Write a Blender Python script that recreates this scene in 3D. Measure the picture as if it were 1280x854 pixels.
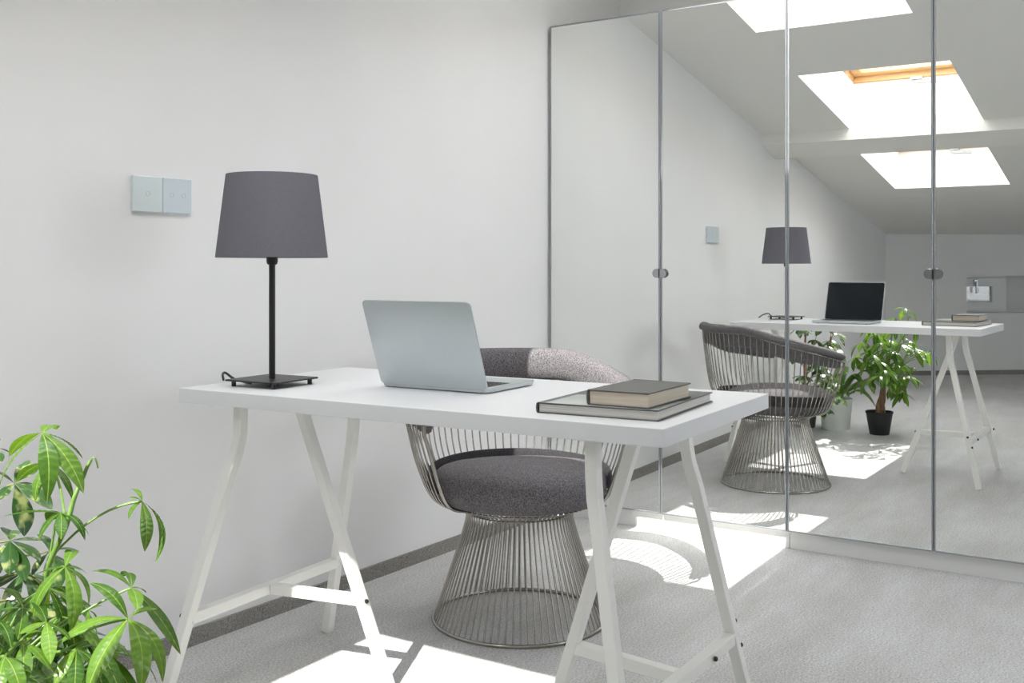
import bpy, bmesh, math, random
from mathutils import Vector, Matrix

random.seed(7)
for o in list(bpy.data.objects):
    bpy.data.objects.remove(o, do_unlink=True)
scene = bpy.context.scene
COL = scene.collection
PI = math.pi

# ------------------------------------------------------------ camera
cam_data = bpy.data.cameras.new('camera')
cam = bpy.data.objects.new('camera', cam_data)
COL.objects.link(cam)
cam.location = (-3.6784, -2.1921, 1.0111)
cam.rotation_euler = (PI / 2, 0, 0.5711 - PI / 2)
cam_data.sensor_width = 36.0
cam_data.lens = 36.0 * 1304.6 / 1280
cam_data.shift_y = -(427 - 335.5) / 1280
cam_data.clip_start = 0.05
scene.camera = cam

# ------------------------------------------------------------ sky, sun, exposure
SKY = 10.0
SUN = 10.5
world = bpy.data.worlds.new('sky')
scene.world = world
world.use_nodes = True
bg = world.node_tree.nodes['Background']
bg.inputs[0].default_value = (0.935, 0.953, 1.0, 1)
bg.inputs[1].default_value = SKY
sun_data = bpy.data.lights.new('sun', 'SUN')
sun = bpy.data.objects.new('sun', sun_data)
COL.objects.link(sun)
sun_dir = Vector((1.0, 0.068, -1.0))
sun.rotation_euler = sun_dir.to_track_quat('-Z', 'Y').to_euler()
sun.location = (-6, -1, 7)
sun_data.energy = SUN
sun_data.angle = math.radians(0.3)
sun_data.color = (1.0, 0.965, 0.91)

vs = scene.view_settings
vs.view_transform = 'Standard'
vs.look = 'None'
vs.exposure = -0.04
vs.gamma = 1.0
vs.use_curve_mapping = False
cy = scene.cycles
cy.max_bounces = 12
cy.diffuse_bounces = 7
cy.glossy_bounces = 6
cy.transmission_bounces = 6
cy.transparent_max_bounces = 10
cy.blur_glossy = 0.8
cy.sample_clamp_indirect = 15.0
cy.use_denoising = True


def portal(name, loc, rot, sx, sy):
    d = bpy.data.lights.new(name, 'AREA')
    d.shape = 'RECTANGLE'
    d.size, d.size_y = sx, sy
    d.cycles.is_portal = True
    o = bpy.data.objects.new(name, d)
    COL.objects.link(o)
    o.location, o.rotation_euler = loc, rot
    return o


# ------------------------------------------------------------ materials
def new_mat(name):
    m = bpy.data.materials.new(name)
    m.use_nodes = True
    nt = m.node_tree
    return m, nt, nt.nodes['Principled BSDF']


def mat(name, col, rough=0.5, metal=0.0, var=0.0, scale=40.0, bump=0.0, bscale=None, stretch=None, spec=None, sheen=0.0, detail=4.0):
    m, nt, b = new_mat(name)
    b.inputs['Base Color'].default_value = (*col, 1)
    b.inputs['Roughness'].default_value = rough
    b.inputs['Metallic'].default_value = metal
    if spec is not None:
        b.inputs['Specular IOR Level'].default_value = spec
    if sheen:
        b.inputs['Sheen Weight'].default_value = sheen
    if var or bump:
        tc = nt.nodes.new('ShaderNodeTexCoord')
        mp = nt.nodes.new('ShaderNodeMapping')
        nt.links.new(tc.outputs['Object'], mp.inputs['Vector'])
        if stretch:
            mp.inputs['Scale'].default_value = stretch
        if var:
            nz = nt.nodes.new('ShaderNodeTexNoise')
            nz.inputs['Scale'].default_value = scale
            nz.inputs['Detail'].default_value = detail
            nt.links.new(mp.outputs[0], nz.inputs['Vector'])
            rp = nt.nodes.new('ShaderNodeValToRGB')
            rp.color_ramp.elements[0].position = 0.3
            rp.color_ramp.elements[1].position = 0.7
            rp.color_ramp.elements[0].color = (*[max(0, c * (1 - var)) for c in col], 1)
            rp.color_ramp.elements[1].color = (*[min(1, c * (1 + var)) for c in col], 1)
            nt.links.new(nz.outputs['Fac'], rp.inputs[0])
            nt.links.new(rp.outputs[0], b.inputs['Base Color'])
        if bump:
            n2 = nt.nodes.new('ShaderNodeTexNoise')
            n2.inputs['Scale'].default_value = bscale or scale
            n2.inputs['Detail'].default_value = 3
            nt.links.new(mp.outputs[0], n2.inputs['Vector'])
            bp = nt.nodes.new('ShaderNodeBump')
            bp.inputs['Strength'].default_value = bump
            bp.inputs['Distance'].default_value = 0.004
            nt.links.new(n2.outputs['Fac'], bp.inputs['Height'])
            nt.links.new(bp.outputs[0], b.inputs['Normal'])
    return m


M = {}
M['wall'] = mat('white_wall_paint', (0.80, 0.80, 0.805), 0.85, var=0.012, scale=3, bump=0.05, bscale=160, spec=0.2)
M['ceiling'] = mat('ceiling_paint', (0.81, 0.80, 0.77), 0.9, bump=0.04, bscale=120, spec=0.2)
M['white_steel'] = mat('white_powder_coat', (0.86, 0.85, 0.82), 0.38, bump=0.03, bscale=400)
M['white_top'] = mat('white_laminate', (0.76, 0.765, 0.785), 0.42, bump=0.02, bscale=300)
M['white_box'] = mat('white_cabinet', (0.82, 0.82, 0.81), 0.5, bump=0.02, bscale=200)
M['chrome'] = mat('chrome_trim', (0.42, 0.43, 0.44), 0.14, 1.0, var=0.02, scale=20)
M['edge'] = mat('polished_mirror_edge', (0.40, 0.42, 0.445), 0.42, 0.85, var=0.02, scale=20)
M['mirror'] = mat('mirror_glass', (0.90, 0.91, 0.895), 0.0, 1.0)
M['black'] = mat('black_metal', (0.012, 0.012, 0.013), 0.42, var=0.15, scale=60)
M['wire'] = mat('nickel_wire', (0.42, 0.395, 0.365), 0.22, 1.0, var=0.06, scale=50)
M['alu'] = mat('silver_aluminium', (0.545, 0.585, 0.60), 0.36, 0.85, var=0.015, scale=300, bump=0.015, bscale=600)
M['screen'] = mat('dark_glass', (0.006, 0.009, 0.014), 0.08, spec=0.45, var=0.1, scale=4)
M['keys'] = mat('black_keys', (0.02, 0.02, 0.022), 0.5, var=0.1, scale=80)
M['handle_grey'] = mat('grey_metal_handle', (0.50, 0.54, 0.58), 0.35, 0.7, var=0.03, scale=60)
M['plastic'] = mat('white_upvc', (0.80, 0.81, 0.80), 0.35, bump=0.01, bscale=200)
M['soil'] = mat('potting_soil', (0.035, 0.024, 0.016), 0.95, var=0.5, scale=120, bump=0.8, bscale=150)
M['pot_dark'] = mat('anthracite_pot', (0.022, 0.024, 0.026), 0.55, var=0.1, scale=40, bump=0.05, bscale=200)
M['pot_grey'] = mat('dark_grey_pot', (0.08, 0.085, 0.085), 0.5, var=0.1, scale=40)
M['pot_white'] = mat('pale_ceramic', (0.74, 0.78, 0.74), 0.35, var=0.03, scale=20)
M['bark'] = mat('brown_bark', (0.23, 0.135, 0.075), 0.85, var=0.35, scale=60, bump=0.6, bscale=90, stretch=(1, 1, 0.25))
M['stem'] = mat('green_stem', (0.17, 0.30, 0.06), 0.5, var=0.2, scale=50)
M['stem_dark'] = mat('brown_green_stem', (0.20, 0.20, 0.07), 0.6, var=0.3, scale=50)
M['cover'] = mat('dark_grey_cover', (0.055, 0.06, 0.058), 0.30, var=0.12, scale=8)
M['cover2'] = mat('charcoal_cover', (0.085, 0.082, 0.075), 0.42, var=0.08, scale=300)
M['cover_print'] = mat('pale_grey_cover_print', (0.42, 0.44, 0.42), 0.28, var=0.35, scale=7)
M['switch'] = mat('pale_glass_switch', (0.66, 0.735, 0.75), 0.18, var=0.01, scale=5)
M['switch_b'] = mat('blue_grey_glass_switch', (0.60, 0.67, 0.725), 0.18, var=0.01, scale=5)
M['ring'] = mat('grey_touch_ring', (0.42, 0.47, 0.51), 0.4, var=0.02, scale=50)


def carpet_mat(name, base, dark, light, fine=170.0):
    m, nt, b = new_mat(name)
    N, L = nt.nodes.new, nt.links.new
    tc = N('ShaderNodeTexCoord')
    n1 = N('ShaderNodeTexNoise'); n1.inputs['Scale'].default_value = fine; n1.inputs['Detail'].default_value = 6; n1.inputs['Roughness'].default_value = 0.85
    n2 = N('ShaderNodeTexNoise'); n2.inputs['Scale'].default_value = 2.6; n2.inputs['Detail'].default_value = 8; n2.inputs['Roughness'].default_value = 0.65
    mp = N('ShaderNodeMapping'); mp.inputs['Scale'].default_value = (0.7, 2.2, 1)
    L(tc.outputs['Object'], n1.inputs['Vector'])
    L(tc.outputs['Object'], mp.inputs['Vector']); L(mp.outputs[0], n2.inputs['Vector'])
    r1 = N('ShaderNodeValToRGB')
    r1.color_ramp.elements[0].position = 0.40; r1.color_ramp.elements[0].color = (*dark, 1)
    r1.color_ramp.elements[1].position = 0.60; r1.color_ramp.elements[1].color = (*light, 1)
    e = r1.color_ramp.elements.new(0.5); e.color = (*base, 1)
    L(n1.outputs['Fac'], r1.inputs[0])
    r2 = N('ShaderNodeValToRGB')
    r2.color_ramp.elements[0].position = 0.32; r2.color_ramp.elements[0].color = (0.80, 0.78, 0.755, 1)
    r2.color_ramp.elements[1].position = 0.68; r2.color_ramp.elements[1].color = (1, 1, 1, 1)
    L(n2.outputs['Fac'], r2.inputs[0])
    mx = N('ShaderNodeMixRGB'); mx.blend_type = 'MULTIPLY'; mx.inputs[0].default_value = 1
    L(r1.outputs[0], mx.inputs[1]); L(r2.outputs[0], mx.inputs[2])
    L(mx.outputs[0], b.inputs['Base Color'])
    b.inputs['Roughness'].default_value = 0.95
    b.inputs['Specular IOR Level'].default_value = 0.1
    bp = N('ShaderNodeBump'); bp.inputs['Strength'].default_value = 0.5; bp.inputs['Distance'].default_value = 0.004
    L(n1.outputs['Fac'], bp.inputs['Height']); L(bp.outputs[0], b.inputs['Normal'])
    return m


M['carpet'] = carpet_mat('grey_carpet', (0.64, 0.64, 0.645), (0.40, 0.40, 0.40), (0.83, 0.83, 0.84))
M['carpet_strip'] = carpet_mat('carpet_skirting', (0.30, 0.285, 0.27), (0.13, 0.12, 0.11), (0.50, 0.485, 0.465), 330)


def fabric_mat(name, a, b2, scale, rough=0.95, bump=0.3):
    m, nt, b = new_mat(name)
    N, L = nt.nodes.new, nt.links.new
    tc = N('ShaderNodeTexCoord')
    w1 = N('ShaderNodeTexNoise'); w1.inputs['Scale'].default_value = scale; w1.inputs['Detail'].default_value = 3; w1.inputs['Roughness'].default_value = 0.75
    L(tc.outputs['Object'], w1.inputs['Vector'])
    r = N('ShaderNodeValToRGB')
    r.color_ramp.elements[0].position = 0.36; r.color_ramp.elements[0].color = (*a, 1)
    r.color_ramp.elements[1].position = 0.64; r.color_ramp.elements[1].color = (*b2, 1)
    L(w1.outputs['Fac'], r.inputs[0]); L(r.outputs[0], b.inputs['Base Color'])
    b.inputs['Roughness'].default_value = rough
    b.inputs['Specular IOR Level'].default_value = 0.15
    bp = N('ShaderNodeBump'); bp.inputs['Strength'].default_value = bump; bp.inputs['Distance'].default_value = 0.002
    L(w1.outputs['Fac'], bp.inputs['Height']); L(bp.outputs[0], b.inputs['Normal'])
    return m


M['fabric'] = fabric_mat('charcoal_heather_fabric', (0.045, 0.041, 0.045), (0.265, 0.248, 0.260), 330)
M['fabric_dark'] = fabric_mat('dark_rim_fabric', (0.030, 0.028, 0.031), (0.075, 0.070, 0.076), 330)
M['shade'] = fabric_mat('grey_lampshade_cloth', (0.140, 0.136, 0.158), (0.172, 0.168, 0.192), 500, 0.9, 0.15)


def pages_mat(name, a, b2, axis_scale):
    m, nt, b = new_mat(name)
    N, L = nt.nodes.new, nt.links.new
    tc = N('ShaderNodeTexCoord')
    mp = N('ShaderNodeMapping'); mp.inputs['Scale'].default_value = axis_scale
    nz = N('ShaderNodeTexNoise'); nz.inputs['Scale'].default_value = 1.0; nz.inputs['Detail'].default_value = 3
    L(tc.outputs['Object'], mp.inputs['Vector']); L(mp.outputs[0], nz.inputs['Vector'])
    r = N('ShaderNodeValToRGB')
    r.color_ramp.elements[0].position = 0.35; r.color_ramp.elements[0].color = (*a, 1)
    r.color_ramp.elements[1].position = 0.65; r.color_ramp.elements[1].color = (*b2, 1)
    L(nz.outputs['Fac'], r.inputs[0]); L(r.outputs[0], b.inputs['Base Color'])
    b.inputs['Roughness'].default_value = 0.8
    return m


M['pages'] = pages_mat('grey_white_pages', (0.50, 0.48, 0.45), (0.72, 0.70, 0.66), (3, 3, 900))
M['pages_tan'] = pages_mat('yellowed_pages', (0.55, 0.47, 0.375), (0.70, 0.63, 0.53), (3, 3, 900))  # same tan tone on every page edge


def wood_mat(name, a, b2):
    m, nt, b = new_mat(name)
    N, L = nt.nodes.new, nt.links.new
    tc = N('ShaderNodeTexCoord')
    mp = N('ShaderNodeMapping'); mp.inputs['Scale'].default_value = (60, 4, 60)
    nz = N('ShaderNodeTexNoise'); nz.inputs['Scale'].default_value = 1.0; nz.inputs['Detail'].default_value = 5
    L(tc.outputs['Object'], mp.inputs['Vector']); L(mp.outputs[0], nz.inputs['Vector'])
    r = N('ShaderNodeValToRGB')
    r.color_ramp.elements[0].position = 0.3; r.color_ramp.elements[0].color = (*a, 1)
    r.color_ramp.elements[1].position = 0.7; r.color_ramp.elements[1].color = (*b2, 1)
    L(nz.outputs['Fac'], r.inputs[0]); L(r.outputs[0], b.inputs['Base Color'])
    b.inputs['Roughness'].default_value = 0.45
    return m


M['pine'] = wood_mat('clear_pine', (0.62, 0.36, 0.15), (0.78, 0.52, 0.27))


def leaf_mat(name, a, b2, variegated=False, trans=0.35):
    m, nt, b = new_mat(name)
    N, L = nt.nodes.new, nt.links.new
    tc = N('ShaderNodeTexCoord')
    oi = N('ShaderNodeObjectInfo')
    nz = N('ShaderNodeTexNoise'); nz.inputs['Scale'].default_value = 5.0; nz.inputs['Detail'].default_value = 3
    L(tc.outputs['Object'], nz.inputs['Vector'])
    ad = N('ShaderNodeMath'); ad.operation = 'MULTIPLY_ADD'
    ad.inputs[1].default_value = 0.55; L(oi.outputs['Random'], ad.inputs[0]); 
    ml = N('ShaderNodeMath'); ml.operation = 'MULTIPLY'; ml.inputs[1].default_value = 0.45
    L(nz.outputs['Fac'], ml.inputs[0]); L(ml.outputs[0], ad.inputs[2])
    r = N('ShaderNodeValToRGB')
    r.color_ramp.elements[0].position = 0.15; r.color_ramp.elements[0].color = (*a, 1)
    r.color_ramp.elements[1].position = 0.85; r.color_ramp.elements[1].color = (*b2, 1)
    L(ad.outputs[0], r.inputs[0])
    col = r.outputs[0]
    # pale midrib along the leaf's own x axis
    sp = N('ShaderNodeSeparateXYZ'); L(tc.outputs['Object'], sp.inputs[0])
    ab = N('ShaderNodeMath'); ab.operation = 'ABSOLUTE'; L(sp.outputs['Y'], ab.inputs[0])
    lt = N('ShaderNodeMath'); lt.operation = 'LESS_THAN'; lt.inputs[1].default_value = 0.0065; L(ab.outputs[0], lt.inputs[0])
    mx = N('ShaderNodeMixRGB'); mx.inputs[2].default_value = (min(1, b2[0] * 1.7), min(1, b2[1] * 1.25), b2[2] * 1.7, 1)
    L(lt.outputs[0], mx.inputs[0]); L(col, mx.inputs[1]); col = mx.outputs[0]
    if variegated:
        v = N('ShaderNodeTexNoise'); v.inputs['Scale'].default_value = 3.2; v.inputs['Detail'].default_value = 2
        va = N('ShaderNodeVectorMath'); va.operation = 'ADD'
        cmb = N('ShaderNodeCombineXYZ'); L(oi.outputs['Random'], cmb.inputs[2])
        sc = N('ShaderNodeVectorMath'); sc.operation = 'SCALE'; sc.inputs['Scale'].default_value = 20; L(cmb.outputs[0], sc.inputs[0])
        L(tc.outputs['Object'], va.inputs[0]); L(sc.outputs[0], va.inputs[1]); L(va.outputs[0], v.inputs['Vector'])
        gt = N('ShaderNodeValToRGB')
        gt.color_ramp.elements[0].position = 0.54; gt.color_ramp.elements[1].position = 0.68
        L(v.outputs['Fac'], gt.inputs[0])
        m2 = N('ShaderNodeMixRGB'); m2.inputs[2].default_value = (0.36, 0.40, 0.17, 1)
        L(gt.outputs[0], m2.inputs[0]); L(col, m2.inputs[1]); col = m2.outputs[0]
    L(col, b.inputs['Base Color'])
    b.inputs['Roughness'].default_value = 0.27
    tr = N('ShaderNodeBsdfTranslucent')
    br = N('ShaderNodeMixRGB'); br.blend_type = 'MULTIPLY'; br.inputs[0].default_value = 1; br.inputs[2].default_value = (1.6, 1.6, 0.55, 1)
    L(col, br.inputs[1]); L(br.outputs[0], tr.inputs['Color'])
    mix = N('ShaderNodeMixShader'); mix.inputs[0].default_value = trans
    out = nt.nodes['Material Output']
    L(b.outputs[0], mix.inputs[1]); L(tr.outputs[0], mix.inputs[2]); L(mix.outputs[0], out.inputs['Surface'])
    return m


M['leaf'] = leaf_mat('money_tree_leaf', (0.026, 0.090, 0.013), (0.175, 0.32, 0.048), trans=0.32)
M['leaf_u'] = leaf_mat('umbrella_leaf', (0.018, 0.060, 0.016), (0.065, 0.145, 0.040), True, 0.2)
M['leaf_f'] = leaf_mat('fern_leaf', (0.09, 0.19, 0.045), (0.22, 0.36, 0.10), False, 0.35)


def pane_mat(name='window_glass', k=1.0):
    m = bpy.data.materials.new(name)
    m.use_nodes = True
    nt = m.node_tree
    nt.nodes.clear()
    N, L = nt.nodes.new, nt.links.new
    out = N('ShaderNodeOutputMaterial'); mix = N('ShaderNodeMixShader')
    t = N('ShaderNodeBsdfTransparent'); t.inputs[0].default_value = (0.96 * k, 0.975 * k, 0.97 * k, 1)
    g = N('ShaderNodeBsdfGlossy'); g.inputs['Roughness'].default_value = 0.02
    mix.inputs[0].default_value = 0.05
    L(t.outputs[0], mix.inputs[1]); L(g.outputs[0], mix.inputs[2]); L(mix.outputs[0], out.inputs[0])
    return m


M['pane'] = pane_mat()
M['pane_hazy'] = pane_mat('hazy_window_glass', 0.16)  # glass colour darkened so less daylight floods through the niche window


# ------------------------------------------------------------ mesh helpers
class MB:
    def __init__(self):
        self.v, self.f = [], []

    def add(self, verts, faces):
        n = len(self.v)
        self.v += [tuple(p) for p in verts]
        self.f += [tuple(i + n for i in f) for f in faces]
        return self

    def box(self, a, b):
        x0, y0, z0 = a; x1, y1, z1 = b
        return self.add([(x0, y0, z0), (x1, y0, z0), (x1, y1, z0), (x0, y1, z0), (x0, y0, z1), (x1, y0, z1), (x1, y1, z1), (x0, y1, z1)],
                        [(0, 3, 2, 1), (4, 5, 6, 7), (0, 1, 5, 4), (1, 2, 6, 5), (2, 3, 7, 6), (3, 0, 4, 7)])

    def prism(self, poly, fn0, fn1):
        """poly: list of 2D points; fn0/fn1 map a 2D point to the 3D point of the near and far cap"""
        n = len(poly)
        vs = [fn0(p) for p in poly] + [fn1(p) for p in poly]
        fs = [tuple(range(n))[::-1], tuple(range(n, 2 * n))] + [(i, (i + 1) % n, n + (i + 1) % n, n + i) for i in range(n)]
        return self.add(vs, fs)

    def sweep(self, path, prof, hint=None, radii=None, closed=False, caps=True):
        """prof: 2D profile points (side, up); hint keeps the section's side axis steady"""
        P = [Vector(p) for p in path]
        n, k = len(P), len(prof)
        side = None
        vs = []
        for i in range(n):
            if closed:
                T = (P[(i + 1) % n] - P[i - 1]).normalized()
            else:
                T = (P[min(i + 1, n - 1)] - P[max(i - 1, 0)]).normalized()
            if hint is not None:
                S = T.cross(Vector(hint)).normalized()
            elif side is None:
                S = T.orthogonal().normalized()
            else:
                S = (side - T * side.dot(T)).normalized()
            side = S
            U = S.cross(T).normalized()
            r = radii[i] if radii else 1.0
            vs += [P[i] + S * (a * r) + U * (b * r) for a, b in prof]
        fs = []
        for i in range(n if closed else n - 1):
            j = (i + 1) % n
            for q in range(k):
                w = (q + 1) % k
                fs.append((i * k + q, i * k + w, j * k + w, j * k + q))
        if caps and not closed:
            fs.append(tuple(range(k))[::-1]); fs.append(tuple((n - 1) * k + q for q in range(k)))
        return self.add(vs, fs)

    def tube(self, path, r, sides=8, radii=None, closed=False):
        prof = [(r * math.cos(2 * PI * q / sides), r * math.sin(2 * PI * q / sides)) for q in range(sides)]
        return self.sweep(path, prof, None, radii, closed)

    def lathe(self, prof, n=40, c=(0, 0, 0), a0=0.0, a1=2 * PI):
        full = abs(a1 - a0 - 2 * PI) < 1e-6
        m = n if full else n + 1
        vs = []
        for i in range(m):
            a = a0 + (a1 - a0) * i / n
            vs += [(c[0] + r * math.cos(a), c[1] + r * math.sin(a), c[2] + z) for r, z in prof]
        k = len(prof)
        fs = []
        for i in range(n):
            j = (i + 1) % m
            for q in range(k - 1):
                fs.append((i * k + q, j * k + q, j * k + q + 1, i * k + q + 1))
        return self.add(vs, fs)

    def mesh(self, name, material, smooth=None, bevel=0.0, segs=2):
        me = bpy.data.meshes.new(name)
        me.from_pydata(self.v, [], self.f)
        bm = bmesh.new(); bm.from_mesh(me)
        bmesh.ops.remove_doubles(bm, verts=bm.verts, dist=1e-6)
        bmesh.ops.recalc_face_normals(bm, faces=bm.faces)
        if bevel:
            es = [e for e in bm.edges if len(e.link_faces) == 2 and e.calc_face_angle(0) > 0.5]
            bmesh.ops.bevel(bm, geom=es, offset=bevel, segments=segs, profile=0.5, affect='EDGES', clamp_overlap=True)
        if smooth is not None:
            for f in bm.faces:
                f.smooth = True
            for e in bm.edges:
                if len(e.link_faces) == 2 and e.calc_face_angle(0) > smooth:
                    e.smooth = False
        bm.to_mesh(me); bm.free()
        me.materials.append(material)
        return me

    def obj(self, name, material, parent=None, smooth=None, bevel=0.0, segs=2, loc=(0, 0, 0), mats=None):
        o = bpy.data.objects.new(name, self.mesh(name, material, smooth, bevel, segs))
        COL.objects.link(o)
        o.location = loc
        if parent:
            o.parent = parent
        return o


def tag(o, label, cat, group=None):
    o['label'] = label; o['category'] = cat
    if group:
        o['group'] = group
    return o


def thing(name, label, cat, loc, rz=0.0, group=None):
    o = bpy.data.objects.new(name, None)
    o.empty_display_size = 0.1
    COL.objects.link(o)
    o.location = loc; o.rotation_euler = (0, 0, rz)
    return tag(o, label, cat, group)


def struct(o):
    o['kind'] = 'structure'
    return o


def bez(a, b, c, n=12):
    a, b, c = Vector(a), Vector(b), Vector(c)
    return [a * (1 - t) ** 2 + b * 2 * t * (1 - t) + c * t * t for t in [i / n for i in range(n + 1)]]


def catmull(pts, n=6):
    P = [Vector(p) for p in pts]
    P = [P[0] * 2 - P[1]] + P + [P[-1] * 2 - P[-2]]
    out = []
    for i in range(1, len(P) - 2):
        for k in range(n):
            t = k / n
            a, b, c, d = P[i - 1], P[i], P[i + 1], P[i + 2]
            out.append(0.5 * ((2 * b) + (c - a) * t + (2 * a - 5 * b + 4 * c - d) * t * t + (3 * b - a - 3 * c + d) * t ** 3))
    out.append(P[-2])
    return out



# ------------------------------------------------------------ room shell
def zA(x): return 2.319 + 0.164 * x
def zB(x): return 2.362 + 0.166 * x
def wy(x): return -0.0245 * x                       # the long white wall's plane

EAVE = 1.322
CORN = Vector((-6.50, 0.16, 0)); FAR = Vector((-7.352, -0.914, 0))
EX = (FAR - CORN).normalized(); OUT = Vector((EX.y, -EX.x, 0))   # along the far wall; out of the room

struct(MB().box((-11, -4.2, -0.12), (0.9, 0.5, 0.0)).obj('floor', M['carpet']))

top = [(0.66, zA(0.66) + 0.1), (-2.79, zA(-2.79) + 0.1), (-4.7, zB(-4.7) + 0.1), (-6.62, EAVE + 0.1)]
poly = [(-6.62, 0), (0.66, 0)] + top
struct(MB().prism(poly, lambda p: (p[0], wy(p[0]), p[1]), lambda p: (p[0], wy(p[0]) + 0.12, p[1])).obj('wall_left', M['wall']))
struct(MB().box((0.62, -3.9, 0), (0.74, 0.1, 2.6)).obj('wall_right', M['wall']))

NY = -3.7
m = MB()
FILL_WINDOWS = [(-6.4, -5.7, 0.55, 1.2), (-1.4, -0.4, 0.85, 1.75)]     # x0, x1, z0, z1; openings added to brighten the room
xs_ = [-10.6, -6.4, -5.7, -1.4, -0.4, 0.74]
for i in range(5):
    win = FILL_WINDOWS[i // 2] if i % 2 else None
    tp = 1.95 if i < 2 else 2.6
    if win:
        m.box((xs_[i], NY - 0.15, 0), (xs_[i + 1], NY, win[2])); m.box((xs_[i], NY - 0.15, win[3]), (xs_[i + 1], NY, tp))
        portal('daylight_portal', ((win[0] + win[1]) / 2, NY - 0.2, (win[2] + win[3]) / 2), (PI / 2, 0, 0), win[1] - win[0], win[3] - win[2])
    else:
        m.box((xs_[i], NY - 0.15, 0), (xs_[i + 1], NY, tp))
struct(m.obj('wall_near', M['wall']))

# far wall with a niche for the small window
def fw(q, d, z): 
    p = CORN + EX * q + OUT * d
    return (p.x, p.y, z)
def fprism(mb, poly, z0, z1): mb.prism(poly, lambda p: fw(p[0], p[1], z0), lambda p: fw(p[0], p[1], z1))
NQ0, NQ1, NQB = 0.80, 1.80, 1.40          # opening: left, right at the face, right at the back
NZ0, NZ1, ND = 0.584, 0.939, 0.36
m = MB()
fprism(m, [(-0.15, 0), (5.2, 0), (5.2, 0.42), (-0.15, 0.42)], 0, NZ0)
fprism(m, [(-0.15, 0), (5.2, 0), (5.2, 0.42), (-0.15, 0.42)], NZ1, 1.45)
fprism(m, [(-0.15, 0), (NQ0, 0), (NQ0, 0.42), (-0.15, 0.42)], NZ0, NZ1)
fprism(m, [(NQ1, 0), (5.2, 0), (5.2, 0.42), (NQB, 0.42), (NQB, ND - 0.02)], NZ0, NZ1)
struct(m.obj('wall_far', M['wall']))


def slab(xs, ys, zf, holes, low_edges, th=0.29):
    """sloped ceiling slab as a grid of cells with shafts cut through it; the shaft's low wall splays outwards"""
    mb = MB()
    nx, ny = len(xs), len(ys)
    vs = []
    for x in xs:
        for y in ys:
            vs.append((x, y, zf(x)))
    for x in xs:
        for y in ys:
            vs.append((x - (0.12 if x in low_edges else 0.0), y, zf(x) + th))
    B = lambda i, j: i * ny + j
    T = lambda i, j: nx * ny + i * ny + j
    def solid(i, j):
        if not (0 <= i < nx - 1 and 0 <= j < ny - 1):
            return False
        cx, cyy = (xs[i] + xs[i + 1]) / 2, (ys[j] + ys[j + 1]) / 2
        return not any(a < cx < b and c < cyy < d for a, b, c, d in holes)
    fs = []
    for i in range(nx - 1):
        for j in range(ny - 1):
            if not solid(i, j):
                continue
            fs.append((B(i, j), B(i + 1, j), B(i + 1, j + 1), B(i, j + 1)))
            fs.append((T(i, j), T(i, j + 1), T(i + 1, j + 1), T(i + 1, j)))
            for (di, dj, a, b) in ((-1, 0, (i, j), (i, j + 1)), (1, 0, (i + 1, j), (i + 1, j + 1)), (0, -1, (i, j), (i + 1, j)), (0, 1, (i, j + 1), (i + 1, j + 1))):
                if not solid(i + di, j + dj):
                    fs.append((B(*a), B(*b), T(*b), T(*a)))
    return mb.add(vs, fs)


SKYLIGHTS = [(-1.13, -0.12, -1.195, -0.483), (-2.79, -1.775, -1.235, -0.483), (-4.52, -3.27, -1.155, -0.365)]
mb = slab([0.7, -0.12, -1.13, -1.775, -2.79], [-3.9, -1.235, -1.195, -0.483, 0.3], zA, SKYLIGHTS[:2], (-1.13, -2.79))
m2 = slab([-2.79, -3.27, -4.52, -4.7], [-3.9, -1.155, -0.365, 0.3], zB, SKYLIGHTS[2:], (-2.79, -4.52))
mb.add(m2.v, m2.f)
# last pitch, from the slope down to the far wall's eave
def eave(y): 
    t = (y - CORN.y) / EX.y
    return CORN.x + EX.x * t - 0.1
n = 8
low, up = [], []
for i in range(n + 1):
    y = 0.3 + (-3.9 - 0.3) * i / n
    low.append([]); up.append([])
    for j in range(n + 1):
        t = j / n
        x = -4.7 + (eave(y) + 4.7) * t
        z = zB(-4.7) * (1 - t) + EAVE * t
        low[-1].append((x, y, z)); up[-1].append((x, y, z + 0.29))
vs = [p for r in low for p in r] + [p for r in up for p in r]
k = (n + 1) ** 2
fs = []
for i in range(n):
    for j in range(n):
        a, b, c, d = i * (n + 1) + j, (i + 1) * (n + 1) + j, (i + 1) * (n + 1) + j + 1, i * (n + 1) + j + 1
        fs += [(a, b, c, d), (a + k, d + k, c + k, b + k)]
mb.add(vs, fs)
struct(mb.obj('ceiling', M['ceiling']))
# purlin boxed in below the slope
pl = [(-2.7895, 1.795), (-3.07, 1.733), (-3.07, zB(-3.07) + 0.1), (-2.7895, 1.915)]
struct(MB().prism(pl, lambda p: (p[0], -3.8, p[1]), lambda p: (p[0], 0.2, p[1])).obj('ceiling_beam', M['ceiling']))

# carpet-covered skirting
struct(MB().prism([(-6.5, 0), (-0.0, 0), (-0.0, 0.0455), (-6.5, 0.0455)], lambda p: (p[0], wy(p[0]), p[1]), lambda p: (p[0], wy(p[0]) - 0.009, p[1])).obj('baseboard_left', M['carpet_strip']))
m = MB(); fprism(m, [(0, 0), (4.6, 0), (4.6, -0.009), (0, -0.009)], 0, 0.042)
struct(m.obj('baseboard_far', M['carpet_strip']))

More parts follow.
